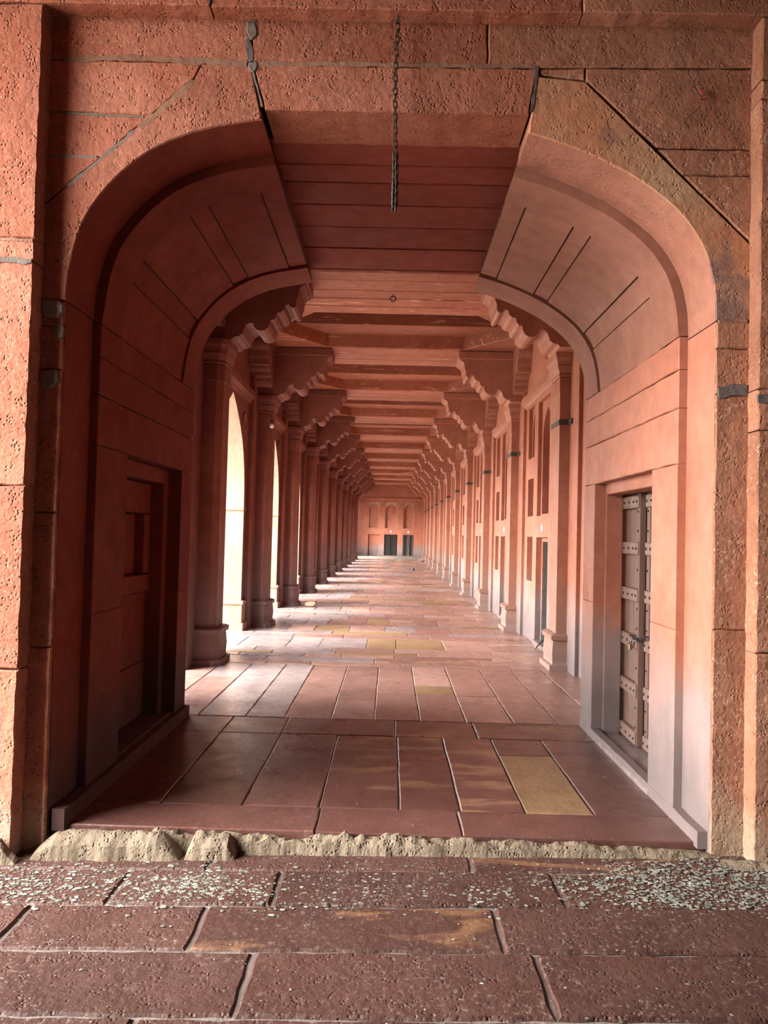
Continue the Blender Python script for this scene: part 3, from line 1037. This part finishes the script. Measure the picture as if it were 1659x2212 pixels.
def left_bay():
    L = PITCH_Y
    c = L / 2
    ar = [(AW, -0.05), (AW, 1.9), (AW - .01, 2.2), (AW - .05, 2.45), (AW - .13, 2.70), (AW - .28, 2.95), (AW - .50, 3.17), (AW - .75, 3.36), (0.0, 3.53)]
    ar = [ar[0]] + smooth_curve(ar[1:], 1)
    hole = [(c + p[0], p[1]) for p in ar] + [(c - p[0], p[1]) for p in ar[::-1][1:]]
    outer = [(0, -0.05)] + hole[::-1] + [(L, -0.05), (L, 4.6), (0, 4.6)]
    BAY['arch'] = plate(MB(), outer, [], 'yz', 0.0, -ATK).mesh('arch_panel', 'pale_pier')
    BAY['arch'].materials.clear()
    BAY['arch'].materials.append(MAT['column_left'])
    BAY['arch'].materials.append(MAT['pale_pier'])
    for p in BAY['arch'].polygons:
        if abs(p.normal.x) < 0.5 and -0.1 < p.center.z < 3.6 and 0.05 < p.center.y < L - 0.05:
            p.material_index = 1
    mb = MB()
    prof = [(0.0, 3.56), (0.03, 3.58), (0.05, 3.62), (0.09, 3.66), (0.09, 3.75), (0.0, 3.78)]
    mb.loft([[(p[0], yv, p[1]) for p in prof] for yv in (0.60, L - 0.60)])
    BAY['cornL'] = mb.mesh('cornice', 'column_left')
    BAY['bpL'] = MB().box(-0.02, 0.08, -0.60, 0.60, -0.03, 4.0, bev=0.008).mesh('back_pilaster', 'column_left')
    mb = MB()
    for s in (-1, 1):
        e = c + s * AW
        y0, y1 = sorted((e - s * 0.05, e + s * 0.40))
        mb2 = MB()
        mb2.box(-ATK - 0.05, 0.03, y0, y1, -0.05, 0.40, bev=0.01)
        y0, y1 = sorted((e - s * 0.09, e + s * 0.40))
        mb2.box(-ATK - 0.09, 0.06, y0, y1, -0.05, 0.12, bev=0.012)
        y0, y1 = sorted((e - s * 0.075, e + s * 0.40))
        mb2.box(-ATK - 0.07, 0.05, y0, y1, 0.40, 0.46, bev=0.012)
        BAY['pb%d' % s] = mb2.mesh('pier_base', 'pale_pier')
        y0, y1 = sorted((e - s * 0.03, e + s * 0.10))
        BAY['im%d' % s] = MB().box(-ATK - 0.02, 0.012, y0, y1, 1.86, 1.93, bev=0.01).mesh('impost', 'pale_pier')
    BAY['ros'] = MB().lathe([(0.16, 0), (0.16, 0.02), (0.12, 0.03), (0.11, 0.015), (0.0, 0.03)], (0, 0, 0), 16).mesh('rosette', 'column_left', True)


left_bay()
for k in range(-1, NCOL):
    loc = (WL, CLF[0] + PITCH_Y * k, 0)
    if k == -1:
        continue
    for key, nm in (('arch', 'arch_panel'), ('cornL', 'cornice'), ('bpL', 'back_pilaster'), ('pb-1', 'pier_base'), ('pb1', 'pier_base'), ('im-1', 'impost'), ('im1', 'impost')):
        link(nm, BAY[key], None, wl, loc)
    for s in (-1, 1):
        o = link('rosette', BAY['ros'], None, wl, (WL - 0.005, loc[1] + PITCH_Y / 2 + s * 0.86, 3.22))
        o.rotation_euler = (0, math.radians(90), 0)
# first half bay next to the gateway
c0 = CLF[0]
MB().box(WL - ATK, WL, YR - 0.02, c0 - 2.0, -0.05, 4.6).build('arch_panel', 'column_left', wl)
arp = [(c0 - 2.0, 2.6), (c0 - 1.4, 3.4), (c0 - 0.6, 2.6), (c0 - .6, -0.05), (c0, -0.05), (c0, 4.6), (c0 - 2.0, 4.6)]
plate(MB(), arp, [], 'yz', WL, WL - ATK).build('arch_panel', 'column_left', wl)

# ------------------------------------------------------------------ columns


def footprint(xw, xf, hw, ch, o):
    """ring of points: engaged against x=xw, front at xf, half width hw, chamfer ch, grown by o"""
    s = 1 if xf > xw else -1
    f = xf + s * o
    h = hw + o
    c = ch
    if c > 0:
        return [(xw, -h), (f - s * c, -h), (f, -h + c), (f, h - c), (f - s * c, h), (xw, h)]
    return [(xw, -h), (f, -h), (f, h), (xw, h)]


def lofted(levels, xw, xf, hw, ch):
    mb = MB()
    mb.loft([[(p[0], p[1], z) for p in footprint(xw, xf, hw, ch, o)] for z, o in levels])
    return mb


def bracket_profile():
    pts = [(2.15, 3.76), (1.90, 3.76), (1.87, 3.79), (1.82, 3.80), (1.78, 3.83), (1.765, 3.88), (1.74, 3.93), (1.70, 3.955), (1.655, 3.955),
           (1.648, 3.92), (1.62, 3.885), (1.575, 3.868), (1.53, 3.872), (1.49, 3.90), (1.465, 3.95), (1.46, 3.995), (1.42, 4.00), (1.395, 4.03),
           (1.385, 4.08), (1.34, 4.09), (1.305, 4.12), (1.29, 4.17), (1.25, 4.185), (1.225, 4.15), (1.19, 4.14), (1.165, 4.165), (1.16, 4.24),
           (1.14, 4.29), (1.13, 4.37), (1.105, 4.40), (1.065, 4.42), (1.045, 4.46), (1.04, 4.57), (2.15, 4.57)]
    return pts


def make_column(side):
    """returns list of (name, mesh) in local coordinates (y relative to the column centre)"""
    s = -1 if side == 'L' else 1
    out = []
    if s > 0:
        xw, xf, hw, chm = WR + 0.01, 1.975, 0.215, 0.0
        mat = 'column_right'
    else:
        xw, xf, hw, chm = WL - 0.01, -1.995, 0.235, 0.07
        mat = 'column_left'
    out.append(('plinth', lofted([(-0.03, 0.085), (0.062, 0.085), (0.07, 0.048), (0.10, 0.042), (0.20, 0.05), (0.345, 0.038), (0.355, 0.062), (0.405, 0.068), (0.425, 0.03), (0.43, 0.0)], xw, xf, hw, chm).mesh('plinth', mat)))
    out.append(('shaft', lofted([(0.425, 0.0), (3.28, 0.0)], xw, xf, hw, chm).mesh('shaft', mat)))
    out.append(('necking', lofted([(3.28, -0.004), (3.29, 0.008), (3.465, 0.008), (3.475, -0.004)], xw, xf, hw, chm).mesh('necking', mat)))
    out.append(('capital', lofted([(3.475, 0.012), (3.50, 0.02), (3.52, 0.012), (3.56, 0.03), (3.60, 0.045), (3.605, 0.035), (3.66, 0.05), (3.70, 0.068), (3.76, 0.074)], xw, xf, hw, chm).mesh('capital', mat)))
    dy = 0.26 if s < 0 else 0.0        # brackets line up with the beam above, not with the shaft
    prof = bracket_profile()
    xa = abs(WL) if s < 0 else WR
    P = [(s * (p[0] if p[0] < 2.1 else xa), p[1]) for p in prof]
    y0, y1 = -0.535 + dy + 0.0, 0.10 + dy
    mb = MB()
    plate(mb, P, [], 'xz', y0 + 0.02, y1 - 0.02)
    out.append(('cross_bracket', mb.mesh('cross_bracket', mat)))
    # flat fillets on the flanks of the bracket, and its cap course
    x_in, x_out = sorted((s * 1.035, s * xa))
    out.append(('bracket_cap', MB().box(x_in, x_out, y0 - 0.012, y1 + 0.012, 4.44, BEAM_Z - 0.002, bev=0.008).mesh('bracket_cap', mat)))
    # brackets along the wall, both ways
    for d in (-1, 1):
        b0 = 0.0 + dy * 0.5
        Q = [(b0 + d * (2.15 - p[0]) * 0.95, p[1]) for p in prof]
        mb = MB()
        xi, xo = sorted((s * (1.93 if s > 0 else 1.97), s * xa))
        plate(mb, Q, [], 'yz', xi, xo)
        out.append(('wall_bracket', mb.mesh('wall_bracket', mat)))
    return out


cols = {'L': make_column('L'), 'R': make_column('R')}
strap = MB()
xs0, hw0 = 1.975 - 0.012, 0.215 + 0.012
strap.box(xs0, WR + 0.0, -hw0, hw0, 2.90, 2.965, bev=0.003)
strap.box(WR - 0.075, WR - 0.045, -0.36, 0.36, 2.90, 2.965, bev=0.003)
strap_me = strap.mesh('iron_strap', 'strap_iron')
for k in range(NCOL):
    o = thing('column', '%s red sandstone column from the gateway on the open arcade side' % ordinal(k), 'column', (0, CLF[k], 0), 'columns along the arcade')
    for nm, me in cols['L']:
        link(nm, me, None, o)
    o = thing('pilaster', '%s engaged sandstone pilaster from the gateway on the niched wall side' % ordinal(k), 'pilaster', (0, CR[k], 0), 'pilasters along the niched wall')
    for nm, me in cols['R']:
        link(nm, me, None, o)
    st = link('iron_strap', strap_me, None, o)
    st['label'] = 'dark iron strap around the shaft'

# ------------------------------------------------------------------ ceiling
ceil = MB().box(-3.3, 3.2, YR - 0.05, YEND + 0.4, CEIL_Z + 0.12, CEIL_Z + 0.4).build('ceiling', 'mortar_dark')
tag(ceil, 'stone slab ceiling of the gallery carried on cross beams', 'ceiling', kind='structure')
# longitudinal wall beams
for k in range(-1, NCOL):
    y0 = (CR[k] if k >= 0 else YR - 0.02)
    y1 = CR[k + 1] if k + 1 < NCOL else YEND
    if k == -1:
        y1 = CR[0]
    for s in (-1, 1):
        x0, x1 = sorted((s * 1.90, s * 2.75))
        MB().box(x0, x1, y0 + 0.002, y1 - 0.002, BEAM_Z + 0.001, CEIL_Z + 0.13, bev=0.008).build('wall_beam', 'beam_stone', ceil)


def beam_span(k):
    return (8.80, 10.48) if k == 0 else (CR[k] - 0.556, CR[k] + 0.70)


br_ = random.Random(21)
for k in range(NCOL):
    y0, y1 = beam_span(k)
    o = thing('cross_beam', '%s heavy stone cross beam of the gallery ceiling counted from the gateway' % ordinal(k), 'beam', (0, (y0 + y1) / 2, BEAM_Z), 'ceiling cross beams')
    n = 5 if k == 0 else 3
    e = [y0 + (y1 - y0) * i / n for i in range(n + 1)]
    for i in range(1, n):
        e[i] += br_.uniform(-0.05, 0.05)
    for i in range(n):
        mb = MB()
        zb = BEAM_Z + br_.uniform(0, 0.012)
        block(mb, rect(-2.2, 2.15, e[i], e[i + 1]), 'xy', zb, LEDGE_Z + 0.03, gap=0.003, bev=0.018, seg=0.22, jit=0.006, rnd=br_)
        b = mb.build('beam_stone', 'beam_stone', o)
        b.matrix_parent_inverse = o.matrix_world.inverted()
        b.location = (0, 0, 0)
        for v in b.data.vertices:
            v.co.y -= (y0 + y1) / 2
            v.co.z -= BEAM_Z
        b.matrix_parent_inverse = Matrix.Identity(4)
    # wider ledge course above the beam
    mb = MB()
    yc, zc = (y0 + y1) / 2, BEAM_Z
    mb.box(-2.2, 2.15, y0 - 0.60 - yc, y1 + 0.42 - yc, LEDGE_Z - zc, CEIL_Z + 0.125 - zc, bev=0.012)
    mb.build('ledge', 'beam_stone', o)
# corner slabs that turn each bay into an octagon, and the ceiling slabs between the ledges
for k in range(-1, NCOL):
    ya = beam_span(k)[1] if k >= 0 else YR
    yb_ = beam_span(k + 1)[0] if k + 1 < NCOL else YEND
    if k >= 0:
        for s in (-1, 1):
            for (yv, d) in ((ya, 1), (yb_, -1)):
                tri = [(s * 1.10, yv), (s * 2.15, yv), (s * 2.15, yv + d * 1.02), (s * 1.88, yv + d * 1.02)]
                mb = MB()
                block(mb, tri, 'xy', BEAM_Z + 0.006, LEDGE_Z + 0.02, gap=0.003, bev=0.012)
                mb.build('corner_slab', 'beam_stone', ceil)
    m = 3
    for i in range(m):
        a, b = ya + (yb_ - ya) * i / m, ya + (yb_ - ya) * (i + 1) / m
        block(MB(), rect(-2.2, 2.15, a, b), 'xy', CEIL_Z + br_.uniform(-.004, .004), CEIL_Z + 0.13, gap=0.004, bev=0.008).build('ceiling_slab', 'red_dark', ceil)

# ------------------------------------------------------------------ end wall
we = thing('wall_end', 'flat red end wall with three arched niches above three doorways', 'wall', (0, YEND, 0))
tag(we, kind='structure')
ups = [(-1.47, -0.75), (-0.41, 0.40), (0.78, 1.45)]
dns = [(-1.46, -0.72), (-0.42, 0.42), (0.79, 1.47)]
holes = [rect(a, b, 1.93, 3.60) for a, b in ups] + [rect(a, b, 0.14, 1.53) for a, b in dns]
plate(MB(), rect(-2.7, 2.6, -0.05, 5.2), holes, 'xz', 0, 0.14).build('wall_panel', 'red_worn', we)
MB().box(-2.7, 2.6, 0.135, 0.3, -0.05, 5.2).build('niche_back', 'red_worn', we)
for a, b in ups:
    plate(MB(), rect(a + .004, b - .004, 1.935, 3.595), [pointed(a + 0.05, b - 0.05, 1.95, 3.50, 3.05)], 'xz', 0.03, 0.13).build('niche_arch', 'arch_pale', we)
MB().box(-2.7, 2.6, -0.05, 0.02, 3.78, 3.90, bev=0.01).build('cornice', 'red_worn', we)
for i, (a, b) in enumerate(dns[1:]):
    d = thing('door_%d' % (i + 2), ['dark grey studded double door at the middle of the end wall', 'black double door with pale lattice strips beside the end wall corner'][i], 'door', ((a + b) / 2, YEND + 0.06, 0.14))
    tag(d, kind='structure')
    w = (b - a) / 2 - 0.02
    for s in (-1, 1):
        x0, x1 = sorted((s * 0.006, s * w))
        lf = MB().box(x0, x1, 0, 0.05, 0, 1.37, bev=0.004).build('door_leaf', 'door_dark', d)
        for j in range(6):
            MB().box(x0 + 0.01, x1 - 0.01, -0.015, 0.01, 0.03 + j * 0.25, 0.075 + j * 0.25, bev=0.003).build('rail', 'door_dark', lf)
        for xx in ((x0 + 0.02, x0 + 0.06), (x1 - 0.06, x1 - 0.02)):
            MB().box(xx[0], xx[1], -0.02, 0.01, 0.01, 1.36, bev=0.003).build('stile', 'end_grey' if (i == 1) else 'door_dark', lf)
    MB().box(-w - .02, w + .02, -0.06, 0.08, -0.02, 0.03, bev=0.004).build('threshold', 'pale_pier', d)
    o = MB().loft([[((a + b) / 2 + r * 0.06 * math.cos(q), YEND - h, 1.72 + r * 0.06 * math.sin(q)) for q in [math.pi / 8 * k for k in range(16)]] for r, h in ((1, -0.003), (1, 0.006), (.85, .01))]).build('number_plate', 'white_enamel')
    tag(o, ['round white number plate above the middle door of the end wall', 'round white number plate above the corner door of the end wall'][i], 'number plate')

# ------------------------------------------------------------------ the unseen roofed bay around the camera, shaped for the side light
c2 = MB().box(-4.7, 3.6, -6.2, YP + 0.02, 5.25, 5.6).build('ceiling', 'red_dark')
tag(c2, 'stone ceiling over the forecourt bay in front of the gateway', 'ceiling', kind='structure')
wq = MB().box(3.3, 3.6, -6.2, YP, -0.3, 5.3).build('wall_right', 'column_left')  # colour kept dark to cut light bounced into the gateway
tag(wq, 'plain red side wall of the forecourt bay, darkened to cut bounce light', 'wall', kind='structure')
wb = MB().box(-4.7, 3.6, -6.5, -6.2, -0.3, 5.6).build('wall_back', 'red_dark')  # added out of view to keep light out of the bay
tag(wb, 'plain red wall added behind the viewer to block light from the forecourt bay', 'wall', kind='structure')
# the open side of the bay: a tall arch sized for the light it lets in
mbq = MB()
oc = [(-6.2, -0.35), (0.75, -0.35), (0.75, 3.7), (1.1, 4.4), (2.25, 5.05), (3.4, 4.4), (3.75, 3.7), (3.75, -0.35), (YP + 0.1, -0.35), (YP + 0.1, 5.3), (-6.2, 5.3)]
plate(mbq, oc, [], 'yz', -4.7, -4.2)
o = mbq.build('wall_left', 'red_dark')
tag(o, 'arched open side of the forecourt bay towards the courtyard', 'wall', kind='structure')

# ------------------------------------------------------------------ hanging chain, ring, wire, bulb
hc = thing('hanging_chain', 'rusty iron chain hanging from the lintel in front of the arch', 'chain', (-0.028, 3.935, FT))
LK = link_mesh(0.044, 0.021, 0.0034)
LK2 = link_mesh(0.050, 0.026, 0.0050)
MB().tube([(0, 0, 0.01), (0.0, 0, -0.012), (0.01, 0, -0.026), (0, 0, -0.04), (-0.01, 0, -0.026), (-0.002, 0, -0.014)], 0.004, 6).build('hook', 'iron', hc, smooth=True)
zc, i = -0.052, 0
while zc > -1.02:
    thick = zc < -0.72
    o = link('link', LK2 if thick else LK, None, hc, (0.006 * math.sin(zc * 5), 0, zc))
    o.rotation_euler.z = math.radians(20 + 90 * (i % 2))
    zc -= 0.024 if thick else 0.0345
    i += 1
for dx in (-0.006, 0.007):
    MB().tube([(dx, 0, zc + 0.16), (dx * 1.3, 0.004, zc + 0.08), (dx, 0, zc)], 0.0055, 6).build('end_bar', 'iron', hc)

rg = thing('ceiling_ring', 'small iron ring hanging under the first ceiling beam', 'ring', (-0.045, 9.62, BEAM_Z))
MB().tube([(0.034 * math.sin(2 * math.pi * k / 20), 0, -0.05 + 0.034 * math.cos(2 * math.pi * k / 20)) for k in range(20)], 0.007, 8, True).build('ring', 'iron', rg, smooth=True)
MB().tube([(0, 0, 0.02), (0, 0, -0.012), (0.008, 0, -0.02), (0, 0, -0.028), (-0.008, 0, -0.02)], 0.005, 6).build('eye_bolt', 'iron', rg, smooth=True)

wi = thing('loose_wire', 'thin dark loose wire with a red knot on the spandrel', 'wire', (1.6, YF, 3.9))
MB().tube([(-0.24, -0.07, 0.40), (-0.17, -0.03, 0.24), (-0.06, -0.012, 0.02), (-0.03, -0.012, -0.02), (-0.035, -0.014, -0.07), (-0.075, -0.014, -0.11), (-0.11, -0.014, -0.14)], 0.0022, 5).build('strand', 'wire_dark', wi)
MB().tube([(-0.045, -0.016, 0.02), (-0.02, -0.02, -0.01), (-0.035, -0.016, -0.035), (-0.01, -0.016, -0.03)], 0.006, 6).build('knot', 'wire_red', wi)
MB().tube([(-0.03, -0.012, -0.02), (0.06, -0.010, -0.16), (0.17, -0.010, -0.30)], 0.0012, 5).build('strand', 'wire_red', wi)

bu = thing('light_bulb', 'white light bulb hanging by the second arcade column', 'bulb', (-1.96, 12.42 - 0.1, 3.28))
MB().lathe([(0.003, -0.075), (0.02, -0.07), (0.034, -0.05), (0.036, -0.035), (0.028, -0.012), (0.016, 0.004)], (0, 0, 0), 14).build('globe', 'white_enamel', bu, smooth=True)
MB().lathe([(0.018, 0.0), (0.020, 0.01), (0.020, 0.05), (0.012, 0.06), (0.004, 0.065)], (0, 0, 0), 12).build('socket', 'iron', bu, smooth=True)
MB().tube([(0, 0, 0.06), (-0.01, 0, 0.12), (-0.045, 0.03, 0.17)], 0.004, 6).build('cord', 'wire_dark', bu)

# steel rod left across the first doorway
rod = MB().tube([(2.02, CR[0] + 1.30, 0.03), (2.25, CR[0] + 1.62, 0.16)], 0.014, 8).build('steel_rod', 'steel', None, smooth=True)
tag(rod, 'short steel rod leaning on the sill of the first doorway', 'rod')

# stones lying about
def pebble(name, loc, r, mat, label, cat):
    bm = bmesh.new()
    bmesh.ops.create_icosphere(bm, subdivisions=2, radius=1)
    q = random.Random(hash(loc) & 1023)
    for v in bm.verts:
        v.co *= 1 + q.uniform(-.12, .12)
        v.co.x *= r[0]; v.co.y *= r[1]; v.co.z *= r[2]
    me = bpy.data.meshes.new(name)
    bm.to_mesh(me); bm.free()
    o = link(name, me, mat, None, (loc[0], loc[1], loc[2] + r[2] * 0.93))
    return tag(o, label, cat)


pebble('loose_stone', (-1.62, 16.0, 0.0), (0.13, 0.08, 0.06), 'pale_pier', 'pale loose stone at the foot of the third arcade column', 'stone')
pebble('loose_stone', (1.85, 45.0, 0.0), (0.22, 0.12, 0.07), 'pale_pier', 'pale loose stone on the floor by the end wall', 'stone')
pebble('bird', (1.0, 33.0, 0.0), (0.06, 0.10, 0.08), 'iron', 'small dark clod on the far gallery floor', 'clod').name = 'dark_clod'

# ------------------------------------------------------------------ bird droppings scattered on the lower floor
dr = random.Random(99)
mb = MB()


def fleck(x, y, z, r):
    n = 6
    a0 = dr.uniform(0, 6)
    st = dr.uniform(0.7, 1.6)
    ring0, ring1 = [], []
    for k in range(n):
        a = a0 + 2 * math.pi * k / n
        q = r * dr.uniform(0.7, 1.2)
        ring0.append((x + q * st * math.cos(a), y + q * math.sin(a), z))
        ring1.append((x + .6 * q * st * math.cos(a), y + .6 * q * math.sin(a), z + min(.0016, r * 0.22)))
    b = len(mb.v)
    mb.v += ring0 + ring1
    for k in range(n):
        j = (k + 1) % n
        mb.f.append((b + k, b + j, b + n + j, b + n + k))
    mb.f.append(tuple(b + n + k for k in range(n)))


def dens(x, y):
    c = 3.60 - 0.02 * x
    band_ = math.exp(-((y - c) / 0.15) ** 2)
    edge = 0.30 + 0.70 * min(1, abs(x - 0.1) / 1.2)
    band_ *= 0.35 + 1.3 * max(0, noise.noise(Vector((x * 2.5, y * 4, 1.7))) + .3)
    if 0.0 < x < 0.4:
        edge *= 0.75
    right = math.exp(-((y - 3.72) / 0.22) ** 2) if x > 1.1 else 0
    return max(band_ * edge, right * 0.9)


cnt = 0
while cnt < 7500:
    x, y_ = dr.uniform(-2.4, 2.5), dr.uniform(3.05, 4.0)
    if dr.random() < dens(x, y_):
        fleck(x, y_, lowz(x) + 0.002, dr.choice([0.002, 0.0025, 0.003, 0.004, 0.004, 0.005, 0.006, 0.008, 0.011]))
        cnt += 1
for _ in range(260):
    x = dr.uniform(-1.9, 1.9)
    fleck(x, dr.uniform(2.5, 3.95), lowz(x) + 0.002, dr.choice([0.002, 0.003, 0.004, 0.007]))
o = mb.build('bird_droppings', 'dropping')
tag(o, 'pale crusty bird droppings strewn across the lower floor before the step', 'droppings', kind='stuff')
mb = MB()
for _ in range(70):
    fleck(dr.uniform(-1.5, 1.6), dr.uniform(4.05, 10.5), 0.002, dr.choice([0.003, 0.004, 0.006]))
tag(mb.build('pale_specks', 'dropping', floor), kind='stuff')
